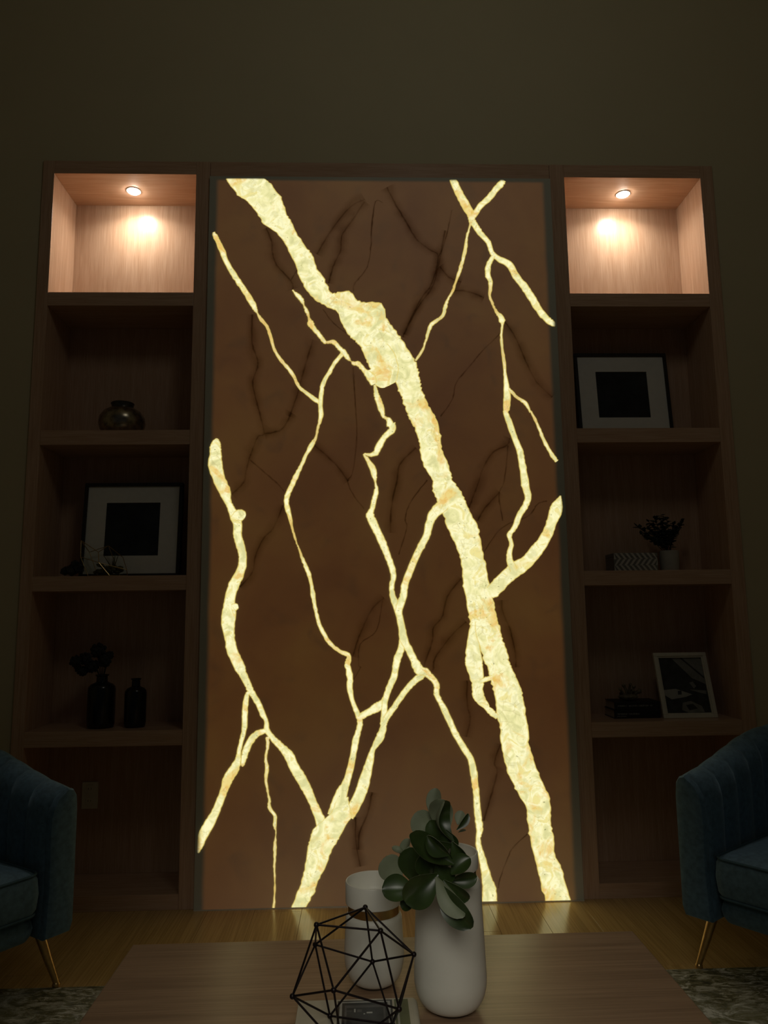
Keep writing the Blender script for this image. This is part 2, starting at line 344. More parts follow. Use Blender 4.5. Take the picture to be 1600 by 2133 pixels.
def vein(rows, jag=.8, thin=0.0, name='glowing_vein', feather=3.0, inset=3.2, material=None, base_y=None, sub=5):
    rng = random.Random(vein_no[0] + 50); n = len(rows); fine = []
    for i in range(n - 1):
        q = [rows[max(i - 1, 0)], rows[i], rows[i + 1], rows[min(i + 2, n - 1)]]
        for s_ in range(sub + (i == n - 2)):
            t = s_ / sub; fine.append([cat_rom(*[r_[j] for r_ in q], t) for j in (0, 1)])
    yy = base_y if base_y is not None else PY - .0006 - .00005 * vein_no[0]; vein_no[0] += 1
    vs, fs, gl, th = [], [], [], []
    for l, r_ in fine:
        wx, wy = l[0] - r_[0], l[1] - r_[1]; W = math.hypot(wx, wy) or 1e-3; nx, ny = wx / W, wy / W
        jl, jr = rng.gauss(0, jag * .55), rng.gauss(0, jag * .55)
        h = max(W / 2, .4); cx_, cy_ = (l[0] + r_[0]) / 2, (l[1] + r_[1]) / 2; hl, hr = max(h + jl, .4), max(h + jr, .4)
        iL, iR = min(inset, hl * .7), min(inset, hr * .7)
        peak = min(1.0, .62 + W / 14)
        for off, g in ((hl + feather * .55, 0), (hl - .3, .45 * peak), (hl - iL, peak), (0, peak), (-(hr - iR), peak), (-(hr - .3), .45 * peak), (-(hr + feather * .55), 0)):
            p = at_y(cx_ + nx * off, cy_ + ny * off, yy); p.z = max(p.z, .0045); p.x = max(-.798, min(.798, p.x)); p.z = min(p.z, 3.2085)
            vs.append(p); gl.append(g); th.append(max(thin, max(0, min(1, (8 - W) / 7))))
    k = 7
    for i in range(len(fine) - 1):
        for j in range(k - 1): fs.append((i * k + j, i * k + j + 1, (i + 1) * k + j + 1, (i + 1) * k + j))
    m = MB(); m.add(vs, fs)
    me = bpy.data.meshes.new(name); me.from_pydata(m.v, [], m.f); me.materials.append(material or vein_m)
    for nm, arr in (('glow', gl), ('thin', th)):
        at = me.attributes.new(nm, 'FLOAT', 'POINT'); at.data.foreach_set('value', arr)
    o = bpy.data.objects.new(name, me); C.objects.link(o); o.parent = panel; return o
trunk = K(1, [(285, 126, 600, 126), (300, 150, 625, 148), (385, 265, 690, 215), (465, 320, 745, 300), (545, 420, 785, 410), (600, 505, 815, 470), (730, 600, 870, 580), (810, 730, 945, 700), (870, 870, 1000, 770), (905, 970, 1040, 880), (960, 1060, 1105, 970), (1050, 1150, 1145, 1070), (1130, 1195, 1190, 1085)]) \
    + K(7, [(465, 765, 480, 592), (500, 850, 600, 590), (540, 930, 660, 672), (590, 1005, 770, 685), (640, 1050, 905, 712), (680, 1090, 932, 830), (730, 1150, 985, 910), (750, 1220, 1040, 980), (775, 1290, 1100, 1070), (830, 1340, 1160, 1170), (950, 1380, 1215, 1260), (1030, 1450, 1235, 1340), (1060, 1540, 1250, 1420), (1090, 1600, 1270, 1500), (1110, 1680, 1305, 1590), (1160, 1790, 1350, 1690), (1200, 1870, 1400, 1790)]) \
    + K(4, [(200, 15, 410, 15), (245, 90, 440, 70), (280, 190, 470, 190), (300, 270, 480, 300), (310, 370, 520, 400), (350, 470, 555, 500), (400, 550, 570, 560), (410, 650, 630, 640), (440, 730, 670, 720), (490, 840, 700, 800), (520, 940, 770, 920), (570, 1040, 795, 1010), (610, 1130, 810, 1110), (640, 1220, 825, 1180), (655, 1320, 850, 1280), (660, 1420, 865, 1390), (680, 1530, 905, 1540), (700, 1640, 925, 1640), (720, 1740, 945, 1730), (745, 1830, 970, 1800), (770, 1890, 985, 1880), (805, 1960, 1010, 1950), (830, 2060, 1040, 2060)]) \
    + K(6, [(868, 50, 1060, 40), (885, 120, 1100, 120), (910, 220, 1140, 220), (935, 330, 1160, 310), (945, 450, 1180, 430), (970, 540, 1200, 550), (975, 660, 1210, 690), (1000, 780, 1240, 790), (1030, 900, 1275, 900), (1080, 1010, 1320, 1000), (1130, 1110, 1370, 1110), (1185, 1210, 1385, 1230), (1200, 1330, 1385, 1340), (1220, 1450, 1410, 1450), (1250, 1590, 1425, 1600), (1280, 1720, 1475, 1710), (1310, 1840, 1510, 1840), (1345, 1985, 1555, 1985)])
vein(rows_lr(trunk), 1.7, sub=5, feather=3.5)
vein(rows_lr(K(7, [(700, 1120, 940, 1080), (755, 1240, 1010, 1160), (785, 1320, 1040, 1260), (745, 1340, 1050, 1330), (800, 1420, 1040, 1400), (850, 1482, 1020, 1445), (900, 1500, 920, 1498)])), 1.2)
vein(rows_lr(K(4, [(735, 1740, 765, 1740), (708, 1830, 765, 1830), (690, 1950, 800, 1950), (680, 2060, 818, 2060)]) + K(6, [(680, 20, 822, 20), (705, 90, 826, 110), (730, 170, 830, 180), (738, 260, 826, 250), (760, 320, 850, 310), (830, 380, 885, 370), (890, 440, 930, 418), (935, 470, 955, 440)])), 1.2)
vein(rows_c(K(6, [(800, 160, 30), (850, 140, 34), (905, 125, 34)])), .5)
C_VEINS = [
    K(4, [(880, 1500, 90), (900, 1490, 110), (960, 1430, 112), (1040, 1350, 112), (1120, 1290, 120), (1190, 1240, 100), (1260, 1160, 100), (1320, 1080, 92), (1370, 990, 82), (1400, 900, 82), (1428, 830, 100), (1445, 770, 88), (1465, 715, 30), (1472, 690, 6)]),
    K(2, [(575, 130, 50), (585, 160, 58), (625, 250, 60), (680, 350, 66), (725, 430, 60), (735, 480, 52), (760, 520, 46), (800, 580, 42), (870, 660, 36), (900, 745, 36), (960, 800, 42), (1040, 840, 52), (1100, 940, 52), (1170, 1030, 56), (1230, 1120, 58), (1290, 1220, 54), (1350, 1290, 48), (1400, 1330, 42), (1432, 1350, 24)]),
    K(2, [(995, 140, 40), (980, 165, 48), (930, 220, 46), (875, 290, 46), (800, 360, 42), (745, 440, 44)]),
    K(2, [(915, 770, 24), (890, 810, 34), (868, 860, 40), (865, 930, 40), (888, 1000, 30), (880, 1100, 16), (905, 1170, 14), (935, 1235, 16), (965, 1270, 34), (985, 1315, 46), (985, 1345, 16), (978, 1430, 14), (985, 1540, 18), (1000, 1640, 22), (1010, 1760, 22), (1020, 1850, 40), (1025, 1950, 56), (1020, 2050, 46)]) + K(4, [(1015, 0, 38), (1055, 110, 46), (1085, 200, 40), (1130, 310, 48), (1148, 400, 52), (1165, 500, 52), (1178, 600, 60), (1200, 700, 48), (1180, 770, 46), (1130, 850, 42), (1090, 950, 40), (1045, 1020, 36), (1062, 1090, 30), (1045, 1170, 40), (1050, 1240, 52), (1085, 1310, 60)]),
    K(2, [(1040, 1880, 22), (1110, 1950, 18), (1180, 2000, 24), (1220, 2070, 14)]) + K(4, [(1230, 0, 14), (1280, 100, 17), (1320, 200, 20), (1370, 300, 24), (1415, 370, 26), (1440, 405, 22)]),
    K(2, [(725, 490, 16), (712, 540, 11), (690, 620, 16), (680, 710, 22), (655, 810, 24), (630, 900, 24), (600, 980, 15), (575, 1060, 14), (535, 1130, 16), (510, 1200, 24), (490, 1270, 22), (440, 1310, 22), (390, 1350, 27), (365, 1420, 21), (345, 1490, 12), (320, 1560, 15), (262, 1645, 12)]),
    K(1, [(178, 575, 14), (190, 600, 30), (215, 650, 36), (255, 740, 40), (290, 830, 36), (350, 930, 40), (410, 1020, 40), (470, 1110, 42), (510, 1180, 44), (532, 1225, 26), (545, 1250, 10), (575, 1300, 23), (625, 1360, 18), (655, 1450, 21), (690, 1560, 19), (750, 1650, 21), (840, 1760, 22), (890, 1860, 20), (960, 1920, 26), (1050, 1985, 32), (1075, 1990, 26)]),
    K(1, [(1268, 1570, 30), (1200, 1650, 26), (1150, 1730, 27), (1100, 1820, 30), (1080, 1900, 30), (1070, 2000, 33)]) + K(3, [(1075, 30, 32), (1050, 120, 15), (1030, 210, 16), (995, 270, 35), (950, 350, 23), (910, 440, 24), (870, 520, 36), (830, 610, 34), (792, 695, 36), (788, 760, 36), (813, 860, 30), (835, 960, 14), (855, 1030, 13), (875, 1090, 5), (895, 1140, 10), (930, 1240, 24), (970, 1330, 30), (995, 1430, 21), (1010, 1530, 31), (1030, 1640, 23), (1060, 1760, 26), (1110, 1860, 29), (1160, 1930, 26), (1230, 1985, 26), (1300, 2018, 34), (1305, 2060, 40)]) + K(5, [(1295, 20, 40), (1315, 120, 45), (1315, 220, 41), (1340, 330, 31), (1380, 430, 36), (1400, 490, 41), (1390, 560, 41), (1365, 640, 45), (1345, 760, 46), (1320, 880, 52), (1290, 990, 56), (1250, 1080, 92), (1220, 1180, 112), (1190, 1280, 120)]),
    K(5, [(1400, 465, 40), (1425, 440, 50), (1480, 410, 52), (1540, 375, 72), (1590, 340, 60)]) + K(6, [(10, 300, 44)]),
    K(4, [(160, 1890, 60), (145, 1960, 50), (112, 2050, 56)]) + K(6, [(100, 20, 52), (82, 120, 50), (40, 220, 46), (10, 310, 44), (2, 400, 44)]) + K(5, [(1598, 480, 50), (1590, 560, 52), (1558, 640, 62), (1510, 720, 36), (1490, 790, 52), (1460, 900, 72), (1430, 1010, 92), (1400, 1100, 92), (1350, 1200, 92), (1300, 1280, 92)]),
    K(6, [(330, 70, 60), (310, 110, 56), (265, 145, 48), (200, 210, 44), (140, 290, 42), (80, 380, 42), (25, 450, 44), (5, 500, 40)]),
    K(5, [(620, 555, 40), (640, 590, 42), (690, 650, 46), (750, 710, 57), (810, 780, 75), (850, 870, 76), (900, 950, 82), (950, 1040, 76), (990, 1130, 66), (1030, 1220, 66), (1068, 1310, 76), (1080, 1390, 80)]),
    K(3, [(207, 212, 8), (203, 240, 60), (195, 290, 90), (196, 350, 92), (193, 430, 116), (222, 540, 96), (275, 660, 90), (298, 735, 54), (325, 795, 52), (362, 870, 82), (380, 930, 68), (380, 1020, 66), (395, 1080, 66), (420, 1170, 62), (422, 1240, 62), (405, 1320, 66), (360, 1410, 86), (330, 1490, 82), (312, 1580, 86), (310, 1660, 112), (300, 1760, 108), (312, 1860, 82), (328, 1960, 86), (360, 2040, 82), (400, 2125, 86)]) + K(5, [(420, 90, 62), (460, 170, 52), (490, 240, 46), (540, 320, 42), (590, 430, 42), (618, 490, 30), (620, 570, 46)]),
    K(3, [(330, 880, 30), (370, 860, 78), (405, 852, 90), (432, 855, 70), (446, 860, 20)]),
    K(3, [(330, 1620, 50), (365, 1615, 56), (385, 1610, 30)]),
    K(5, [(475, 250, 30), (458, 270, 32), (445, 350, 42), (440, 450, 42), (435, 560, 37), (412, 650, 31), (390, 750, 30), (385, 810, 46), (350, 890, 76), (300, 970, 76), (270, 1060, 62), (230, 1160, 56), (190, 1260, 62), (140, 1350, 82), (92, 1440, 76), (62, 1530, 50), (44, 1585, 20)]),
    K(5, [(612, 570, 36), (590, 575, 38), (540, 595, 46), (490, 650, 50), (452, 730, 52), (432, 800, 42), (422, 850, 24), (420, 868, 6)]),
    K(5, [(632, 620, 26), (630, 700, 18), (615, 790, 14), (625, 880, 26), (615, 970, 19), (630, 1070, 12), (645, 1150, 17), (645, 1210, 22), (690, 1280, 26), (690, 1360, 22), (699, 1420, 4), (690, 1520, 18), (690, 1620, 18), (686, 1700, 11), (690, 1800, 9), (690, 1900, 9), (680, 2045, 14)]),
    K(1, [(838, 1055, 6), (858, 1080, 18), (885, 1105, 32), (915, 1142, 27), (933, 1185, 8), (955, 1230, 25), (972, 1278, 12), (978, 1300, 16), (988, 1335, 50), (1010, 1370, 32), (1060, 1430, 30), (1108, 1490, 24), (1125, 1492, 14), (1180, 1490, 30), (1230, 1540, 31), (1268, 1580, 40), (1300, 1625, 25), (1326, 1650, 4), (1342, 1665, 26), (1390, 1675, 36), (1440, 1730, 36), (1490, 1780, 70), (1520, 1840, 50)]),
    K(7, [(825, 1470, 20), (835, 1520, 30), (845, 1570, 46), (870, 1640, 52), (893, 1715, 46), (908, 1768, 24), (935, 1788, 20), (958, 1800, 40), (972, 1850, 66)]) + K(4, [(62, 95, 66), (68, 140, 50), (25, 180, 44)]) + K(3, [(1590, 220, 42), (1555, 285, 50), (1528, 335, 42), (1480, 350, 26), (1435, 345, 14), (1460, 385, 24), (1508, 470, 46), (1520, 530, 36), (1529, 580, 10), (1537, 640, 30), (1520, 720, 36), (1500, 800, 36), (1482, 850, 60), (1510, 915, 64), (1550, 1000, 56), (1600, 1110, 56)]) + K(4, [(25, 1180, 46), (60, 1270, 46), (80, 1360, 41), (65, 1440, 36), (72, 1530, 42), (110, 1620, 60), (130, 1700, 52), (150, 1800, 56), (165, 1890, 64), (200, 1960, 56), (250, 2060, 56)]) + K(6, [(265, 10, 70), (300, 70, 76), (350, 82, 60), (400, 130, 46), (440, 190, 41), (437, 260, 42), (470, 330, 36), (510, 410, 46), (560, 520, 46), (610, 620, 42), (670, 720, 46), (720, 800, 46), (745, 900, 52), (757, 990, 52), (770, 1100, 46), (775, 1200, 52), (790, 1320, 56), (797, 1400, 52), (785, 1460, 36), (790, 1530, 42), (815, 1620, 50), (840, 1720, 62), (858, 1810, 82), (878, 1890, 110), (880, 1990, 122)]),
    K(4, [(500, 760, 100), (470, 790, 96), (420, 835, 80), (380, 920, 62), (355, 1020, 56), (310, 1110, 52), (265, 1200, 52), (220, 1310, 52), (175, 1430, 52), (163, 1520, 56), (135, 1600, 62), (120, 1660, 56)]),
]
for s_ in C_VEINS: vein(rows_c(s_), .75)
vein(rows_lr(K(5, [(1200, 1160, 1300, 1120), (1160, 1250, 1312, 1200), (1100, 1310, 1330, 1285), (1040, 1360, 1290, 1340), (1000, 1420, 1235, 1440), (980, 1500, 1210, 1490), (965, 1560, 1165, 1560), (945, 1680, 1112, 1700), (920, 1800, 1050, 1820), (880, 1910, 1010, 1930), (828, 2048, 945, 2048)])), 1.3)
D_VEINS = [
    K(1, [(620, 540), (665, 650), (670, 740), (710, 850), (820, 980), (840, 1050)]), K(1, [(820, 980), (880, 890)]),
    K(1, [(505, 1260), (505, 1500), (545, 1640), (540, 1720), (510, 1830), (540, 1990)]) + K(3, [(570, 30), (600, 170), (545, 200), (500, 320), (475, 390), (445, 500), (430, 580), (330, 680)]),
    K(3, [(830, 0), (740, 140), (600, 172)]), K(3, [(480, 390), (620, 510), (720, 600), (770, 660)]), K(3, [(760, 770), (680, 960), (590, 1050), (530, 1200), (500, 1330), (400, 1450)]),
    K(1, [(1010, 1470), (960, 1640), (910, 1800), (870, 1950), (810, 2110)]), K(1, [(1340, 1700), (1350, 1850), (1370, 2080)]) + K(3, [(1370, 250), (1340, 500), (1300, 570), (1340, 680), (1430, 800)]), K(3, [(1020, 270), (1200, 430), (1300, 570)]),
    K(1, [(1440, 320), (1340, 470), (1250, 600), (1240, 730), (1180, 860), (1140, 1000)]), K(1, [(1590, 330), (1530, 320), (1500, 500), (1490, 740), (1450, 880), (1360, 1000), (1340, 1070)]), K(1, [(1440, 300), (1300, 380), (1130, 600), (1040, 760)]),
    K(2, [(20, 200), (100, 350), (190, 500), (270, 630), (380, 720), (450, 780), (400, 1000), (310, 1130), (210, 1320), (160, 1450)]), K(2, [(560, 390), (530, 560), (480, 720), (450, 780)]), K(2, [(460, 860), (540, 950), (640, 990)]), K(2, [(580, 1060), (700, 1070), (830, 1120)]),
    K(2, [(970, 1420), (820, 1560), (720, 1680), (600, 1830), (570, 1960), (470, 2110)]), K(2, [(1010, 1320), (1090, 1450), (1180, 1650), (1270, 1820), (1400, 1950)]),
    K(4, [(1050, 210), (1020, 270), (910, 330), (830, 460), (790, 580), (740, 700), (710, 790)]), K(4, [(1030, 270), (1000, 560), (960, 680), (990, 900)]), K(4, [(960, 660), (840, 790), (780, 900)]),
    K(4, [(270, 290), (140, 420), (110, 560), (60, 800), (50, 1000)]), K(4, [(360, 560), (220, 740), (180, 880), (190, 960), (120, 1180)]),
    K(4, [(640, 1380), (530, 1530), (480, 1700), (410, 1790), (400, 1900), (330, 2120)]), K(4, [(690, 1740), (590, 1820), (480, 1960), (420, 2050), (410, 2130)]) + K(6, [(400, 80)]),
    K(4, [(1360, 735), (1280, 760), (1200, 860), (980, 960), (830, 1170)]), K(4, [(980, 1560), (990, 1650), (1050, 1800), (1090, 2000), (1100, 2120)]),
    K(3, [(1600, 1540), (1500, 1640), (1420, 1800), (1380, 1900), (1340, 2030)]), K(3, [(1590, 1560), (1540, 1810), (1400, 1930), (1390, 2100)]) + K(5, [(1400, 40), (1350, 140)]),
    K(6, [(690, 150), (690, 350), (720, 470), (690, 620)]), K(6, [(970, 680), (920, 830), (940, 920), (880, 1150), (830, 1320)]), K(6, [(1195, 1430), (1080, 1540), (1030, 1640), (970, 1800), (950, 1880)]),
    K(5, [(1500, 1080), (1470, 1250), (1400, 1420), (1390, 1560)]), K(5, [(1360, 1290), (1370, 1500), (1400, 1700)]), K(7, [(330, 750), (430, 880), (560, 980)]), K(7, [(1500, 0), (1430, 330), (1370, 540), (1220, 760), (1110, 990)]),
]
for n_, s_ in enumerate(D_VEINS):
    rng = random.Random(len(s_) + vein_no[0]); q = []
    for k, x, y in s_: q.append((k, x + rng.uniform(-4, 4), y, rng.uniform(5, 10)))
    vein(rows_c(q), .9, name='dark_vein', material=dark_vein_m, base_y=PY - .0003 - .000005 * n_, feather=2.5, inset=1.0, sub=7)
    if n_ % 3 != 1: vein(rows_c([(k, x, y, rng.uniform(40, 80)) for k, x, y, _ in q]), 3, name='vein_haze', material=haze_m, base_y=PY - .0001 - .000005 * n_, feather=14, inset=30, sub=3)

# ------------------------------------------------------------------ rug, armchairs
b = MB(); b.bbox(-1.95, 1.95, -3.9, -.628, 0.0005, .0045, .0015, 1)
tag(b.build('area_rug', rug_m, None, (0, -2.26, 0)), 'distressed grey and olive patterned rug under table and armchairs', 'rug')

def U_path(hw, hd, yc, n_arc=56, n_st=14):
    """U in plan, from the front of the +x arm round the back to the front of the -x arm: (point, outward normal, arc length)"""
    pts = [((hw, -hd + (yc + hd) * i / n_st), (1, 0)) for i in range(n_st)]
    pts += [((hw * math.cos(a), yc + hw * math.sin(a)), (math.cos(a), math.sin(a))) for a in [PI * i / n_arc for i in range(n_arc + 1)]]
    pts += [((-hw, yc - (yc + hd) * i / n_st), (-1, 0)) for i in range(1, n_st + 1)]
    out, L = [], 0
    for i, (p, nn) in enumerate(pts):
        if i: L += math.hypot(p[0] - pts[i - 1][0][0], p[1] - pts[i - 1][0][1])
        out.append((Vector((*p, 0)), Vector((*nn, 0)), L))
    return out
HW, HD = .37, .36
def armchair(loc, rz, label):
    t = empty('armchair', loc, label, 'armchair', 'pair of blue velvet armchairs', rz)
    path = U_path(HW, HD, .02); total = path[-1][2]; pitch = total / 18
    def section(p, nn, L, out=0.0, k=1.0):
        e = min(L, total - L); H = .628 + .135 * (math.sin(PI / 2 * min(1, e / (total * .42)))) ** 1.4
        ph = (L % pitch) / pitch; ch = abs(math.sin(PI * ph)) ** .5          # channel tufting: bulge 0 at a seam
        q = []
        for o_, z_, c_ in ((.010, .172, 0), (.0, .20, 0), (0, .32, 0), (0, .45, 0), (0, H - .07, 0), (.004, H - .03, .1), (.016, H - .008, .35), (.036, H + .002, .7), (.060, H - .003, 1), (.085, H - .02, 1), (.102, H - .05, 1), (.110, H - .09, 1), (.112, H - .16, 1), (.110, .42, 1), (.108, .32, 1), (.106, .22, .5), (.10, .172, 0)):
            d_ = o_ + (.014 * (ch - 1)) * -1 * c_ * -1 if o_ > .05 else o_
            zz = z_ + (.010 * (ch - 1) * c_ if z_ > H - .06 else 0)
            q.append(p - nn * d_ + Vector((0, 0, zz)))
        return q
    dense = []
    for i in range(len(path) - 1):
        for s in range(3):
            f_ = s / 3; a, c = path[i], path[i + 1]; dense.append((a[0].lerp(c[0], f_), a[1].lerp(c[1], f_).normalized(), a[2] + (c[2] - a[2]) * f_))
    dense.append(path[-1])
    m = MB(); m.rings([section(*d) for d in dense]); m.build('channel_back', velvet, t, smooth=True, local=True)
    for sx in (1, -1):                                       # padded arm fronts
        q = section(*(dense[0] if sx > 0 else dense[-1])); c = sum(q, Vector()) / len(q); c.z = .40
        rs = []
        for k, dy in ((1.0, .004), (1.012, -.006), (1.0, -.016), (.93, -.024), (.70, -.028), (.35, -.029)):
            rs.append([Vector((c.x + (v.x - c.x) * k, v.y + dy, c.z + (v.z - c.z) * (1 - (1 - k) * .28))) for v in q])
        m = MB(); m.rings(rs); m.build('arm_front', velvet, t, smooth=True, local=True)
    def plan(w_, fy, r_):                                    # cushion outline: straight front, round back
        o_ = [(-w_ + r_ - r_ * math.cos(a), fy + r_ - r_ * math.sin(a)) for a in [PI / 2 * i / 6 for i in range(7)]]
        o_ = [(x, y) for x, y in o_] + [(-x, y) for x, y in reversed(o_)]
        bk = [(w_ * math.cos(a), .02 + w_ * math.sin(a)) for a in [PI * i / 24 for i in range(25)]]
        return o_ + bk
    def pad(w_, fy, z0, z1, dome, rr=.022):
        rs = []
        for ins, z in ((.03, z0), (.008, z0 + .008), (0, z0 + rr), (-.004, (z0 + z1) / 2), (0, z1 - rr), (.006, z1 - .009), (.018, z1 - .001), (.06, z1 + dome * .35), (.12, z1 + dome * .75), (.19, z1 + dome), (.235, z1 + dome)):
            rs.append([Vector((x, y, z)) for x, y in plan(w_ - ins, fy + ins, max(.004, .035 - ins * .3))])
        return rs
    m = MB(); m.rings(pad(.252, -.385, .252, .385, .03)); cu = m.build('seat_cushion', velvet, t, smooth=True, local=True)
    for z, nm in ((.379, 0), (.259, 1)):
        m = MB(); m.tube([Vector((x, y, z)) for x, y in plan(.2475, -.3805, .035)], .0045, 6, True); m.build('piping', velvet_seam, cu, smooth=True, local=True)
    m = MB(); m.rings(pad(.256, -.355, .168, .250, 0.0)); m.build('seat_base', velvet, t, smooth=True, local=True)
    for sx, sy_ in ((1, -1), (-1, -1), (1, 1), (-1, 1)):
        fx, fy = sx * (.345 if sy_ < 0 else .25), (-.345 if sy_ < 0 else .30); tx, ty = sx * (.305 if sy_ < 0 else .215), (-.30 if sy_ < 0 else .255)
        m = MB(); m.tube([(tx, ty, .172), (tx + (fx - tx) * .5, ty + (fy - ty) * .5, .09), (fx, fy, .014)], [.017, .0135, .0095], 14); lg = m.build('leg', brass, t, smooth=True, local=True)
        m = MB(); m.lathe([(.010, .0), (.0125, .004), (.0125, .012), (.0095, .017)], (fx, fy, .0), 14); m.build('foot_glide', brass, lg, smooth=True, local=True)
    return t
ch1 = armchair((-1.585, -.705, 0), math.radians(55), 'blue velvet barrel armchair left of the coffee table, white outlet behind it')
dup(ch1, (1.483, -.688, 0), math.radians(-53), 'blue velvet barrel armchair right of the coffee table, below the silver photo frame')

# ------------------------------------------------------------------ coffee table
TZ = .40
t = empty('coffee_table', (-.06, -1.75, 0), 'low walnut coffee table with a plain rectangular top on the rug', 'coffee table')
m = MB(); m.bbox(-.667, .546, -2.2, -1.307, .352, TZ, .003, 2); m.build('tabletop', walnut, t)
for x in (-.55, .43):
    for y in (-2.1, -1.41):
        m = MB(); m.bbox(x - .035, x + .035, y - .035, y + .035, .0045, .352, .003); m.build('leg', walnut, t)

# ------------------------------------------------------------------ white vases with brass necks
def vase(cx, cyy, r0, rb, rn, rcol, zs, ztop, zin, label):
    """zs: shoulder height, ztop: rim, all above the tabletop"""
    t = empty('vase', (cx, cyy, TZ), label, 'vase', 'white ceramic vases with a brass neck')
    c = (cx, cyy, TZ); hb = zs
    prof = [(rb * .60, .006)] + [(rb * (.60 + .40 * math.sin(a)), .006 + .055 * (1 - math.cos(a))) for a in [PI / 2 * i / 9 for i in range(1, 10)]]
    prof += [(rb + (r0 - rb) * k, .061 + (hb - .061 - .012) * k) for k in (.15, .3, .45, .6, .75, .9, 1)]
    prof += [(r0 - .001, hb - .007), (r0 - .004, hb - .002), (rn - .001, hb)]
    m = MB(); m.lathe(prof, c, 56); m.build('body', ceramic, t, smooth=True)
    m = MB(); m.lathe([(rb * .56, 0), (rb * .58, .003), (rb * .58, .008)], c, 40); m.build('foot', foot_m, t, smooth=True)
    zc = hb + .0175
    m = MB(); m.lathe([(rn - .001, hb - .001), (rn + .001, hb), (rn + .001, zc), (rn - .001, zc + .001)], c, 48); m.build('brass_band', brass_dark, t, smooth=True)
    m = MB(); m.lathe([(rn - .002, zc), (rcol - .003, zc), (rcol - .0005, zc + .002), (rcol, zc + .006), (rcol, ztop - .002), (rcol - .0012, ztop), (rcol - .0032, ztop - .0005), (rcol - .0042, ztop - .003), (rcol - .005, zin + .006), (rcol - .009, zin), (.001, zin - .001)], c, 56); m.build('collar', ceramic, t, smooth=True)
    return t
vase(.058, -1.640, .0655, .0725, .0565, .0615, .246, .296, .255, 'tall white ceramic vase with a brass neck, behind the green leaf spray')
vase(-.092, -1.530, .0605, .0640, .0545, .0608, .144, .207, .170, 'short white ceramic vase with a brass neck, behind the black wire polyhedron')

# leaf spray standing in the tall vase and hanging over its rim
sp = empty('leaf_spray', (.052, -1.655, TZ + .262), 'spray of dark green oval leaves hanging out of the tall white vase', 'plant')
def leaf(base, tip, wpx, depth, bend=.0, cup=.25, tilt=0.0, dz=0.0, flip=False):
    """base / tip: points read in the picture, set at their own depths (metres); bend lifts the middle towards the viewer"""
    B, Tp = at_y(base[0], base[1], depth), at_y(tip[0], tip[1], depth + dz)
    ax = Tp - B; L = ax.length; ax.normalize(); view = (CAM - (B + Tp) / 2).normalized()
    nrm = (view - ax * view.dot(ax)).normalized(); side = ax.cross(nrm)
    M = Matrix.Rotation(tilt, 3, ax); nrm, side = M @ nrm, M @ side
    if flip: nrm = -nrm
    wd = wpx / F * ((B - CAM).length) / max(.3, math.cos(tilt)) / 2; n, k = 16, 4; up_, dn = [], []
    for i in range(n + 1):
        s = i / n; wv = wd * (.12 + .88 * math.sin(PI / 2 * min(1, s / .58)) ** 1.1) if s < .58 else wd * math.sqrt(max(0, 1 - ((s - .58) / .425) ** 2))
        wv = max(wv, wd * .03); mid = B + ax * (L * s) + nrm * (bend * L * math.sin(PI * s))
        for j in range(-k, k + 1):
            u = j / k; p = mid + side * (u * wv) + nrm * (cup * wv * u * u - .06 * wv * (1 - abs(u)) ** 3)
            up_.append(p); dn.append(p - nrm * .0011)
    r_ = 2 * k + 1; m = MB(); o_ = len(up_)
    m.cur = 0; m.add(up_ + dn, [(i * r_ + j, i * r_ + j + 1, (i + 1) * r_ + j + 1, (i + 1) * r_ + j) for i in range(n) for j in range(r_ - 1)])
    fl = [(o_ + i * r_ + j, o_ + (i + 1) * r_ + j, o_ + (i + 1) * r_ + j + 1, o_ + i * r_ + j + 1) for i in range(n) for j in range(r_ - 1)]
    fl += [(i * r_, (i + 1) * r_, o_ + (i + 1) * r_, o_ + i * r_) for i in range(n)] + [(i * r_ + r_ - 1, o_ + i * r_ + r_ - 1, o_ + (i + 1) * r_ + r_ - 1, (i + 1) * r_ + r_ - 1) for i in range(n)]
    m.f += [tuple(x) for x in fl]; m.mi += [1] * len(fl)
    o = m.build('leaf', (leaf_top, leaf_bot), sp, smooth=True); return o
def q(x, y): return (760 + x / 5.714, 1620 + y / 5.714)
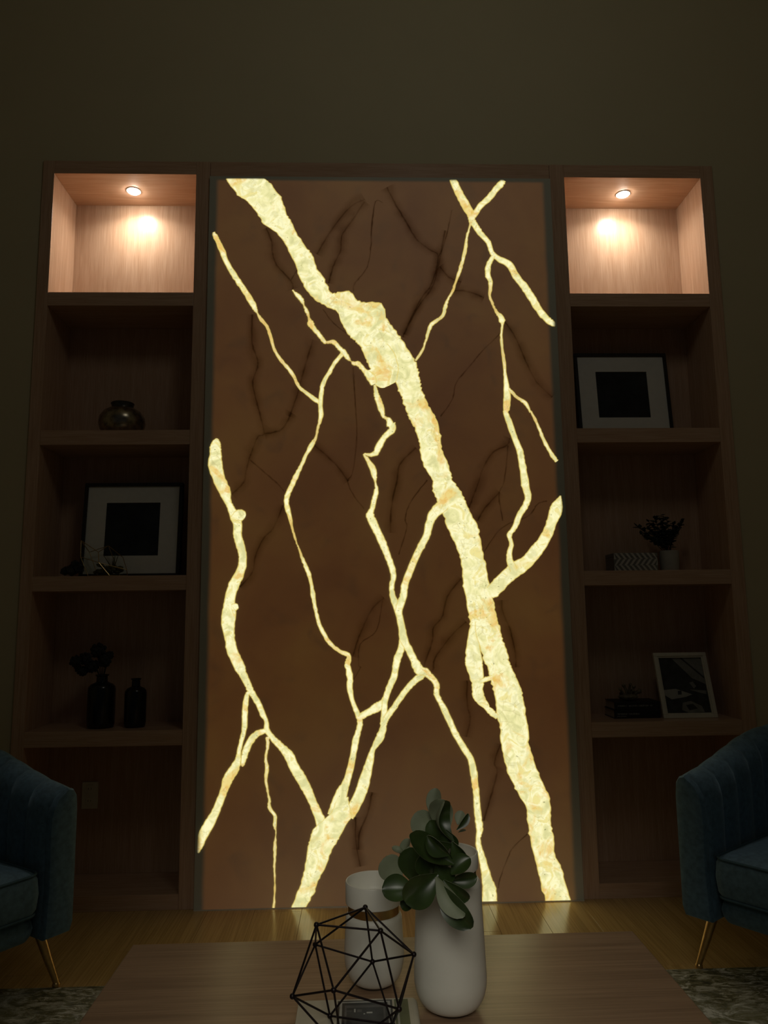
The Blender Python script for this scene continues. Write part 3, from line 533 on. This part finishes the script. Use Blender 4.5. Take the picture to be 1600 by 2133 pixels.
LEAVES = [  # base, tip, width, depth, bend, cup, tilt, dz, flip
    ((800, 470), (850, 125), 150, -1.690, .04, .3, .3, .01, True), ((970, 700), (850, 262), 235, -1.735, .22, .35, -.15, .0, True),
    ((1050, 760), (950, 275), 120, -1.755, -.35, .9, .9, .0, False), ((1095, 620), (1232, 428), 70, -1.720, .05, .6, .7, .01, False),
    ((1105, 560), (1155, 395), 110, -1.695, .03, .2, .1, .01, True), ((1110, 650), (1205, 622), 22, -1.700, .2, .5, .3, .0, True),
    ((830, 740), (610, 410), 250, -1.700, .06, .2, .2, .01, True), ((910, 770), (780, 505), 180, -1.725, .08, .3, -.2, .0, False),
    ((1060, 1030), (535, 680), 220, -1.790, -.10, .45, .35, -.02, False), ((1010, 920), (745, 690), 150, -1.805, .10, .8, -.5, .0, False),
    ((1040, 760), (1190, 960), 130, -1.760, .10, .6, .5, .0, False), ((1030, 1150), (1255, 955), 170, -1.780, .08, .5, -.4, .0, False),
    ((440, 990), (525, 725), 90, -1.690, .05, .6, .5, .0, True), ((470, 900), (325, 825), 60, -1.692, -.25, .6, .3, .0, True), ((570, 870), (450, 820), 70, -1.688, .05, .3, .2, .0, True),
    ((430, 1270), (240, 945), 250, -1.715, .06, .2, .15, .0, True), ((560, 1230), (560, 830), 250, -1.705, .05, .3, -.2, .0, False),
    ((780, 1180), (670, 920), 225, -1.745, .10, .3, .15, .0, False), ((820, 1170), (925, 1010), 150, -1.735, .06, .3, .1, .0, False),
    ((600, 1330), (205, 1330), 240, -1.765, .08, .35, .25, .0, False), ((870, 1150), (480, 1480), 290, -1.785, .10, .4, -.2, .0, False),
    ((830, 1200), (680, 1490), 150, -1.775, .06, .5, .3, .0, False), ((850, 1180), (1180, 1660), 190, -1.795, .12, .35, -.45, -.03, True), ((880, 1260), (1275, 1790), 230, -1.785, .10, .35, .45, -.03, False),
    ((940, 1220), (1240, 1450), 140, -1.772, .10, .5, .4, .0, False), ((1010, 1230), (1335, 1180), 140, -1.745, .08, .5, .3, .0, False),
    ((620, 1400), (440, 1560), 130, -1.760, .05, .4, .3, .0, False), ((860, 760), (1060, 1010), 260, -1.745, .05, .3, .2, .0, False), ((960, 620), (1040, 860), 190, -1.740, .06, .4, .2, .0, False), ((850, 1040), (1000, 1280), 230, -1.765, .06, .3, .0, .0, False),
]
for bs, tp, wd, dp, bd, cu, ti, dz, fl in LEAVES: leaf(q(*bs), q(*tp), wd * 1.1 / 5.714, dp, bd, cu, ti, dz, fl)
hub1, hub2 = at_y(*q(1040, 800), -1.745), at_y(*q(860, 1160), -1.765)
m = MB(); m.tube([(.055, -1.650, TZ + .262), (.055, -1.685, TZ + .303), (.050, -1.722, TZ + .318), hub1, hub1.lerp(hub2, .5) + Vector((0, -.006, 0)), hub2], [.0032, .0032, .003, .003, .0028, .002], 8); m.build('stem', stem_m, sp, smooth=True)
top_ = at_y(*q(950, 420), -1.725)
m = MB(); m.tube([hub1, hub1.lerp(top_, .5), top_], [.003, .0024, .0016], 8); m.build('stem', stem_m, sp, smooth=True)

# ------------------------------------------------------------------ book and wire polyhedron on the table
BZ = TZ + .026
t = empty('photo_book', (-.13, -1.76, TZ), 'cream covered book with a black and white cover photo, under the wire polyhedron', 'book')
bx0, bx1, by0, by1 = -.243, -.021, -1.90, -1.650
m = MB(); m.bbox(bx0 + .003, bx1 - .006, by0 + .003, by1 - .003, TZ + .0025, BZ - .0025, .0005, 1); m.build('pages', paper_m, t)
m = MB(); m.bbox(bx0, bx1, by0, by1, TZ, TZ + .0025, .0008, 1); m.build('back_cover', book_white, t)
m = MB(); m.bbox(bx0, bx1, by0, by1, BZ - .0025, BZ, .0008, 1); m.build('front_cover', book_white, t)
m = MB(); m.tube([(bx1 - .001, by0, TZ + .013), (bx1 - .001, by1, TZ + .013)], .013, 14); m.build('spine', book_white, t, smooth=True)
px0, px1, py0, py1 = -.160, -.066, -1.84, -1.662
m = MB()
def cov(mi, x0, x1, y0, y1, h): m.cur = mi; m.box(x0, x1, y0, y1, BZ - .0002, BZ + .0001 * h)
cov(0, px0 - .006, px1 + .006, py0 - .006, py1 + .006, 1); cov(2, px0 - .002, px1 + .002, py0 - .002, py1 + .002, 2); cov(0, px0 + .003, px1 - .003, py0 + .003, py1 - .003, 3)
cov(1, px0 + .008, px1 - .008, py0 + .02, py1 - .012, 4); cov(0, px0 + .012, px1 - .012, py0 + .03, py1 - .022, 5)
cov(2, -.134, -.131, -1.700, -1.688, 6); cov(1, -.128, -.119, -1.700, -1.690, 6); cov(2, -.110, -.099, -1.705, -1.700, 6); cov(2, -.116, -.113, -1.708, -1.705, 6); cov(1, -.150, -.138, -1.696, -1.694, 6); cov(1, -.15, -.08, -1.684, -1.680, 6)
cov(3, px1 + .010, bx1 - .008, by0 + .02, -1.655, 1); cov(2, px1 + .014, px1 + .018, by0 + .03, -1.66, 2)
m.build('cover_photo', (ink_black, ink_grey, ink_light, ink_olive), t)
V12 = {'A': (-.1109, -1.6985, .6129), 'B': (-.2006, -1.7807, .6151), 'C': (-.2086, -1.6838, .5419), 'D': (-.0846, -1.8173, .6165), 'E': (-.0209, -1.743, .5442), 'F': (-.0975, -1.6606, .498), 'G': (-.1661, -1.8759, .5478), 'H': (-.2427, -1.7934, .5016), 'I': (-.055, -1.8527, .5039), 'J': (-.179, -1.7192, .4311), 'K': (-.1527, -1.838, .4311), 'L': (-.063, -1.7558, .4311)}
dzz = BZ + .0052 - .4311
t = empty('wire_polyhedron', (-.13, -1.77, BZ), 'black wire icosahedron ornament with ball joints standing on the book', 'ornament')
V12 = {k: Vector(v) + Vector((0, 0, dzz)) for k, v in V12.items()}
for e in 'AB AC AD AE AF BD DE EF FC CB BH BG DG DI EI EL FL FJ CJ CH GH GI IL LJ JH KG KH KI KL KJ'.split():
    m = MB(); m.tube([V12[e[0]], V12[e[1]]], .0019, 8); m.build('rod', blackm, t, smooth=True)
for v in V12.values():
    m = MB(); m.blob(v, .0052, 2); m.build('ball_joint', blackm, t, smooth=True)

# ------------------------------------------------------------------ things on the left shelves
S2, S3, S4 = 2.002, 1.358, .710
t = empty('squat_jar', (-1.198, .105, S2), 'squat mottled glass jar with a short neck on the upper left shelf', 'jar')
c = (-1.198, .105, S2)
m = MB(); m.lathe([(.060, 0), (.078, .004), (.095, .025), (.103, .055), (.099, .085), (.082, .110), (.060, .124), (.050, .130)], c, 48); m.build('bowl', mercury, t, smooth=True)
m = MB(); m.lathe([(.049, .128), (.048, .140), (.052, .149), (.050, .152), (.045, .149), (.044, .131)], c, 48, False); m.build('neck', plain('jar_neck', (.07, .065, .06), .3, .5), t, smooth=True)

def art_frame(cx, z0, ybot, ytop, W, H, fw, mw, label, moulding, inner, depth=.028, group=None, mats=None, name='framed_picture', photo=None):
    lean = math.atan2(ytop - ybot, H); t = empty(name, (cx, ybot, z0), label, 'picture frame', group)
    M = Matrix.Translation((cx, ybot, z0)) @ Matrix.Rotation(-lean, 4, 'X')         # local: x across, y back, z up
    def bx(m_, *a, b_=.0015): m_.bbox(*a, b=b_, seg=1, M=M)
    for nm, a in (('frame_rail', (-W / 2, W / 2, 0, depth, 0, fw)), ('frame_rail', (-W / 2, W / 2, 0, depth, H - fw, H)), ('frame_stile', (-W / 2, -W / 2 + fw, 0, depth, fw, H - fw)), ('frame_stile', (W / 2 - fw, W / 2, 0, depth, fw, H - fw))):
        m = MB(); bx(m, *a); o = m.build(nm, moulding, t)
    if mw:
        m = MB(); ix, iz = W / 2 - fw - mw[0], H - fw - mw[1]; jz = fw + mw[2]
        for a in ((-W / 2 + fw, W / 2 - fw, .008, .012, fw, jz), (-W / 2 + fw, W / 2 - fw, .008, .012, iz, H - fw), (-W / 2 + fw, -ix, .008, .012, jz, iz), (ix, W / 2 - fw, .008, .012, jz, iz)): m.box(*a, M=M)
        m.build('mat_board', mats or mat_board, t)
    else: ix, iz, jz = W / 2 - fw, H - fw, fw
    m = MB(); m.box(-ix - .004, ix + .004, .013, .016, jz - .004, iz + .004, M=M); m.build('print', inner, t)
    m = MB(); m.box(-W / 2 + fw * .7, W / 2 - fw * .7, .0165, max(depth - .004, .0195), fw * .7, H - fw * .7, M=M); m.build('backing', frame_dark, t)
    if photo: photo(M, t, ix, jz, iz)
    return t
art_frame(-1.146, S3, .115, .150, .445, .435, .016, (.085, .076, .082), 'dark framed square print in a white mat, on the left shelf with the terrarium', frame_dark, art_dark, group='dark frames with white mats')
art_frame(1.163, S2, .165, .205, .455, .430, .016, (.086, .078, .084), 'dark framed square print in a white mat, on the upper right shelf', frame_dark, art_dark, group='dark frames with white mats')

# geometric terrarium
t = empty('glass_terrarium', (-1.20, .06, S3), 'small faceted brass and glass terrarium with moss in front of the framed print', 'terrarium')
def T(px, py, y): return at_y(px, py, y)
base = [Vector((x, y, S3 + .003)) for x, y in ((-1.300, .045), (-1.275, .10), (-1.18, .105), (-1.135, .06), (-1.20, .022))]
mid = [T(168, 1160, .045), T(186, 1150, .10), T(226, 1137, .10), T(264, 1187, .05), T(206, 1172, .020)]
topv = [T(169, 1126, .06), T(205, 1150, .05), T(256, 1161, .07)]
ed = [(base[i], base[(i + 1) % 5]) for i in range(5)] + [(base[i], mid[i]) for i in range(5)] + [(mid[0], topv[0]), (mid[1], topv[0]), (topv[0], topv[1]), (topv[1], mid[2]), (topv[1], mid[4]), (mid[2], topv[2]), (topv[2], mid[3]), (mid[4], mid[3]), (mid[4], mid[0]), (mid[1], mid[2])]
for a, c_ in ed:
    m = MB(); m.tube([a, c_], .0016, 6); m.build('brass_edge', brass_dark, t, smooth=True)
for f_ in ((base[0], base[4], mid[4], mid[0]), (base[4], base[3], mid[3], mid[4]), (base[3], base[2], mid[2], mid[3]), (base[1], base[0], mid[0], mid[1]), (mid[0], mid[4], topv[1], topv[0])):
    nn = (f_[1] - f_[0]).cross(f_[2] - f_[0]).normalized() * .0012; m = MB()
    m.rings([[p for p in f_], [p + nn for p in f_]]); m.build('glass_pane', pane_glass, t)
rng = random.Random(3); m = MB()
for _ in range(26): m.blob((rng.uniform(-1.275, -1.165), rng.uniform(.045, .088), S3 + rng.uniform(.012, .05)), rng.uniform(.009, .017), 1, (1.2, 1, .8), .2, rng)
tag(m.build('moss', moss_m, t), kind='stuff')
m = MB()
for i in range(5):
    m.tube([(-1.20, .065, S3 + .03), (-1.20 + rng.uniform(-.05, .05), .065 + rng.uniform(-.02, .02), S3 + rng.uniform(.07, .10))], [.0035, .0008], 6)
m.build('air_plant', moss_m, t, smooth=True)
t = empty('dark_crystal', (-1.375, .055, S3), 'dark faceted crystal lump beside the terrarium on the left shelf', 'ornament')
m = MB(); rng = random.Random(12)
for dx, dz_, r_ in ((0, .026, .03), (.03, .03, .026), (-.028, .02, .022), (.012, .05, .02)): m.blob((-1.375 + dx, .055, S3 + dz_ + .006), r_, 1, (1, .9, .95), .14, rng)
m.build('crystal_cluster', pebble_m, t)
# dark bottles with blooms
def bottle(cx, cyy, r_, hs, h, rn, label):
    t = empty('dark_bottle', (cx, cyy, S4), label, 'vase', 'dark bottle vases'); c = (cx, cyy, S4)
    m = MB(); m.lathe([(r_ * .82, 0), (r_ * .95, .004), (r_, .018), (r_, hs * .86), (r_ * .96, hs * .93), (r_ * .80, hs * .99), (rn * 1.25, hs * 1.03), (rn, hs * 1.05)], c, 40); m.build('body', smoke_glass, t, smooth=True)
    m = MB(); m.lathe([(rn, hs * 1.04), (rn * .96, h - .008), (rn * 1.18, h - .005), (rn * 1.18, h), (rn * .8, h - .001), (rn * .75, hs * 1.05)], c, 32, False); m.build('neck', smoke_glass, t, smooth=True)
    return t
bottle(-1.243, .110, .058, .185, .225, .024, 'larger dark glazed bottle holding dried blooms on the lower left shelf')
bottle(-1.096, .110, .046, .165, .206, .018, 'smaller empty dark glazed bottle on the lower left shelf')
t = empty('dried_blooms', (-1.243, .110, S4 + .22), 'bunch of dark dried blooms standing in the larger dark bottle', 'flowers')
rng = random.Random(5)
for px, py, r_ in ((205, 1355, .036), (178, 1372, .030), (158, 1378, .028), (218, 1375, .034), (192, 1388, .030), (172, 1398, .024), (228, 1365, .02), (163, 1392, .018)):
    p = at_y(px, py, rng.uniform(.08, .13)); m = MB()
    for ring_, n_ in ((.25, 5), (.65, 8), (1.0, 10)):                       # petals in rings
        for i in range(n_):
            a = 2 * PI * i / n_ + ring_; d = Vector((math.cos(a) * ring_ * r_ * .7, rng.uniform(-.3, .3) * r_ - r_ * (1 - ring_) * .5, math.sin(a) * ring_ * r_ * .7))
            m.blob(p + d, r_ * .32, 1, (1, .5, 1), .2, rng)
    m.build('bloom', bloom_m, t)
    m = MB(); m.tube([p, p.lerp(Vector((-1.243, .11, S4 + .26)), .6) + Vector((.01, 0, .0)), (-1.243, .11, S4 + .19)], .0018, 6); m.build('stem', bloom_m, t)
# outlet on the back of the lowest compartment
c = at_y(188, 1656, DEP)
t = empty('wall_outlet', (c.x, DEP, c.z), 'white double outlet plate low on the back of the left bookcase', 'outlet')
m = MB(); m.bbox(c.x - .036, c.x + .036, DEP - .006, DEP, c.z - .058, c.z + .058, .002, 2); m.build('cover_plate', white_plastic, t)
for dz_ in (.026, -.026):
    m = MB(); m.bbox(c.x - .017, c.x + .017, DEP - .0085, DEP - .005, c.z + dz_ - .019, c.z + dz_ + .019, .002, 2); o = m.build('socket', white_plastic, t)
    for dx, hh in ((-.006, .008), (.006, .007)):
        m = MB(); m.box(c.x + dx - .001, c.x + dx + .001, DEP - .0088, DEP - .008, c.z + dz_ + .003 - hh / 2, c.z + dz_ + .003 + hh / 2); m.build('slot', slot_m, o)
m = MB(); m.lathe([(.003, -.001), (.003, .0), (.001, .001)], (0, 0, 0), 10); 
m.v = [(c.x + v[0], DEP - .006 - v[2], c.z + v[1]) for v in m.v]; m.build('screw', silver, t)

# ------------------------------------------------------------------ things on the right shelves
x0, x1, z1_ = 1.041, 1.243, 1.443
t = empty('inlay_box', (1.142, .15, S3), 'rectangular box with grey and bone chevron inlay on the right shelf', 'box')
m = MB(); m.bbox(x0, x1, .100, .215, S3, z1_ - .018, .0015); m.build('body', chev_dark, t)
m = MB(); m.bbox(x0 - .0005, x1 + .0005, .0995, .2155, z1_ - .0175, z1_, .0015); m.build('lid', chev_dark, t)
Hh = (z1_ - S3) / 3; step = .0245; m = MB()
for row in range(3):
    za, zb = S3 + row * Hh, S3 + (row + 1) * Hh; dirn = 1 if row != 1 else -1
    for i in range(-2, 11):
        a = x0 + i * step + (0 if dirn > 0 else .0215); sh = -.0215 * dirn; wv = step * .47
        poly = [(a, za), (a + wv, za), (a + wv + sh, zb), (a + sh, zb)]
        poly = [(min(max(x, x0 + .001), x1 - .001), z) for x, z in poly]
        if max(x for x, _ in poly) - min(x for x, _ in poly) < .006: continue
        m.rings([[Vector((x, .0988, z)) for x, z in poly], [Vector((x, .1002, z)) for x, z in poly]])
m.build('inlay', chev_light, t)
t = empty('potted_plant', (1.307, .135, S3), 'pale ceramic pot with a dark bushy plant beside the chevron box', 'plant')
c = (1.312, .135, S3)
m = MB(); m.lathe([(.034, 0), (.039, .004), (.042, .03), (.0435, .070), (.0435, .094), (.041, .096), (.039, .092), (.038, .082), (.002, .081)], c, 40); m.build('pot', pot_m, t, smooth=True)
m = MB(); m.lathe([(.0375, .078), (.036, .084), (.002, .086)], c, 24); m.build('soil', soil_m, t, smooth=True)
rng = random.Random(21); ms, ml = MB(), MB()
for px, py in ((1328, 1098), (1335, 1112), (1352, 1088), (1362, 1078), (1376, 1074), (1390, 1082), (1402, 1092), (1424, 1083), (1408, 1108), (1345, 1120), (1372, 1100), (1385, 1105), (1395, 1120), (1360, 1110), (1366, 1128), (1350, 1100), (1380, 1090), (1412, 1098)):
    tipp = at_y(px, py, .135 + rng.uniform(-.045, .045)); b0 = Vector((1.312 + rng.uniform(-.015, .015), .135 + rng.uniform(-.015, .015), S3 + .083))
    midp = b0.lerp(tipp, .5) + Vector((0, 0, .012)); ms.tube([b0, midp, tipp], [.0015, .0012, .0007], 5)
    for i in range(19):
        s = .30 + .70 * i / 18; p = b0.lerp(midp, s * 2) if s < .5 else midp.lerp(tipp, s * 2 - 1)
        a, el = rng.uniform(0, 2 * PI), rng.uniform(-.3, .9); d = Vector((math.cos(a) * math.cos(el), math.sin(a) * math.cos(el), math.sin(el))); L = rng.uniform(.020, .034)
        s_ = d.cross(Vector((0, 0, 1))).normalized() * L * .3; n_ = s_.cross(d).normalized() * L * .08
        ml.rings([[p, p + d * L * .45 + s_, p + d * L, p + d * L * .45 - s_], [p + n_, p + d * L * .45 + s_ + n_ * 2, p + d * L + n_, p + d * L * .45 - s_ + n_ * 2]])
ms.build('stems', foliage_m, t); tag(ml.build('foliage', foliage_m, t), kind='stuff')
# two black books with pale spine lettering, coral on top, leaning photo frame
def bookk(x0, x1, y0, y1, z0, z1, words, label):
    t = empty('black_book', ((x0 + x1) / 2, (y0 + y1) / 2, z0), label, 'book', 'black books under the coral')
    m = MB(); m.bbox(x0 + .003, x1 - .003, y0 + .004, y1 - .004, z0 + .0025, z1 - .0025, .0004, 1); m.build('pages', paper_m, t)
    for nm, a, c_ in (('back_cover', z0, z0 + .0025), ('front_cover', z1 - .0025, z1)):
        m = MB(); m.bbox(x0, x1, y0 + .002, y1, a, c_, .0008, 1); m.build(nm, book_black, t)
    m = MB(); m.bbox(x0, x1, y0, y0 + .005, z0, z1, .0018, 2); m.build('spine', book_black, t)
    rng = random.Random(int(z0 * 1e4)); m = MB()
    for wx0, wx1, zc, hh in words:                                       # worn lettering too small to read: rows of letter strokes
        xx = x0 + wx0
        while xx < x0 + wx1:
            lw = rng.uniform(.0022, .0036); zz = zc + z0
            m.box(xx, xx + .0009, y0 - .0002, y0 + .0005, zz, zz + hh)
            k = rng.choice((0, 1, 2)); m.box(xx, xx + lw, y0 - .0002, y0 + .0005, zz + (0, hh * .45, hh * .85)[k], zz + (0, hh * .45, hh * .85)[k] + .0008)
            if rng.random() < .6: m.box(xx + lw - .0009, xx + lw, y0 - .0002, y0 + .0005, zz, zz + hh)
            xx += lw + .0014
    m.build('spine_lettering', plain('worn_lettering', (.40, .40, .37), .6), t)
    return t
bookk(1.005, 1.212, .100, .235, S4, S4 + .037, ((.012, .062, .016, .0075), (.065, .110, .016, .0075), (.012, .052, .008, .003)), 'lower black book in the stack, on the right shelf under coral')
bookk(1.008, 1.214, .102, .232, S4 + .037, S4 + .072, ((.014, .056, .014, .0065), (.064, .102, .014, .0065), (.108, .150, .014, .0065), (.160, .168, .014, .0065)), 'upper black book in the stack, coral ornament resting on it')
cz = S4 + .072; rng = random.Random(9)
t = empty('coral_ornament', (1.09, .15, cz), 'small mottled coral ornament with knobbly branches on the black books', 'ornament')
m = MB(); m.blob((1.09, .15, cz + .016), .034, 2, (1.3, .8, .5), .08, rng); m.build('base_lump', coral_m, t, smooth=True)
for dx, dz_, rr in ((-.042, .052, .010), (-.020, .066, .011), (.004, .074, .010), (.030, .060, .011), (.050, .040, .015), (.018, .045, .012), (-.030, .030, .013)):
    m = MB(); e = Vector((1.09 + dx, .145 + rng.uniform(-.02, .02), cz + dz_)); s0 = Vector((1.09 + dx * .3, .15, cz + .012))
    m.tube([s0, s0.lerp(e, .5) + Vector((rng.uniform(-.006, .006), 0, .003)), e], [rr * .8, rr * .6, rr * .5], 8); m.blob(e, rr * .8, 1, (1, 1, 1), .15, rng); m.build('branch', coral_m, t, smooth=True)
def room_photo(M, t, ix, jz, iz):
    W_, H_ = 2 * ix, iz - jz; m = MB()
    def pl(mi, pts, h): m.cur = mi; m.rings([[M @ Vector((-ix + u * W_, .0125 - .0002 * h, iz - v_ * H_)) for u, v_ in pts], [M @ Vector((-ix + u * W_, .0135, iz - v_ * H_)) for u, v_ in pts]])
    pl(1, ((.30, .0), (.48, .0), (1.0, .42), (1.0, .50), (.86, .44), (.70, .38)), 1); pl(1, ((.53, .0), (.93, .0), (1.0, .10), (1.0, .38)), 1)
    pl(2, ((.03, .58), (.30, .56), (.64, .66), (.50, .70), (.18, .74), (.03, .66)), 2); pl(0, ((.34, .60), (.42, .59), (.41, .66), (.33, .66)), 3)
    pl(1, ((.60, .58), (.70, .58), (.96, .60), (.95, .66), (.80, .63)), 2); pl(1, ((.40, .80), (.58, .77), (.80, .86), (.84, .96), (.5, .97), (.36, .92)), 1); pl(0, ((.46, .84), (.62, .82), (.70, .90), (.52, .93)), 2)
    pl(1, ((.62, .46), (.70, .44), (.76, .52), (.70, .56)), 1)
    m.build('room_picture', (ink_black, plain('print_grey', (.21, .21, .19), .4, var=.2), plain('print_light', (.34, .34, .31), .4, var=.1)), t)
art_frame(1.338, S4 + .001, .075, .160, .243, .292, .017, None, 'silver framed black and white photo of a room, leaning on the right shelf', silver, ink_black, depth=.016, name='framed_photo', photo=room_photo)
t = bpy.data.objects['framed_photo']; lean = math.atan2(.085, .292); M = Matrix.Translation(t.location) @ Matrix.Rotation(-lean, 4, 'X')
m = MB()
for a in ((-.1215 + .017, .1215 - .017, .004, .012, .017, .023), (-.1215 + .017, .1215 - .017, .004, .012, .269, .275), (-.1045, -.0985, .004, .012, .023, .269), (.0985, .1045, .004, .012, .023, .269)): m.bbox(*a, b=.001, seg=1, M=M)
m.build('inner_bead', silver, t)
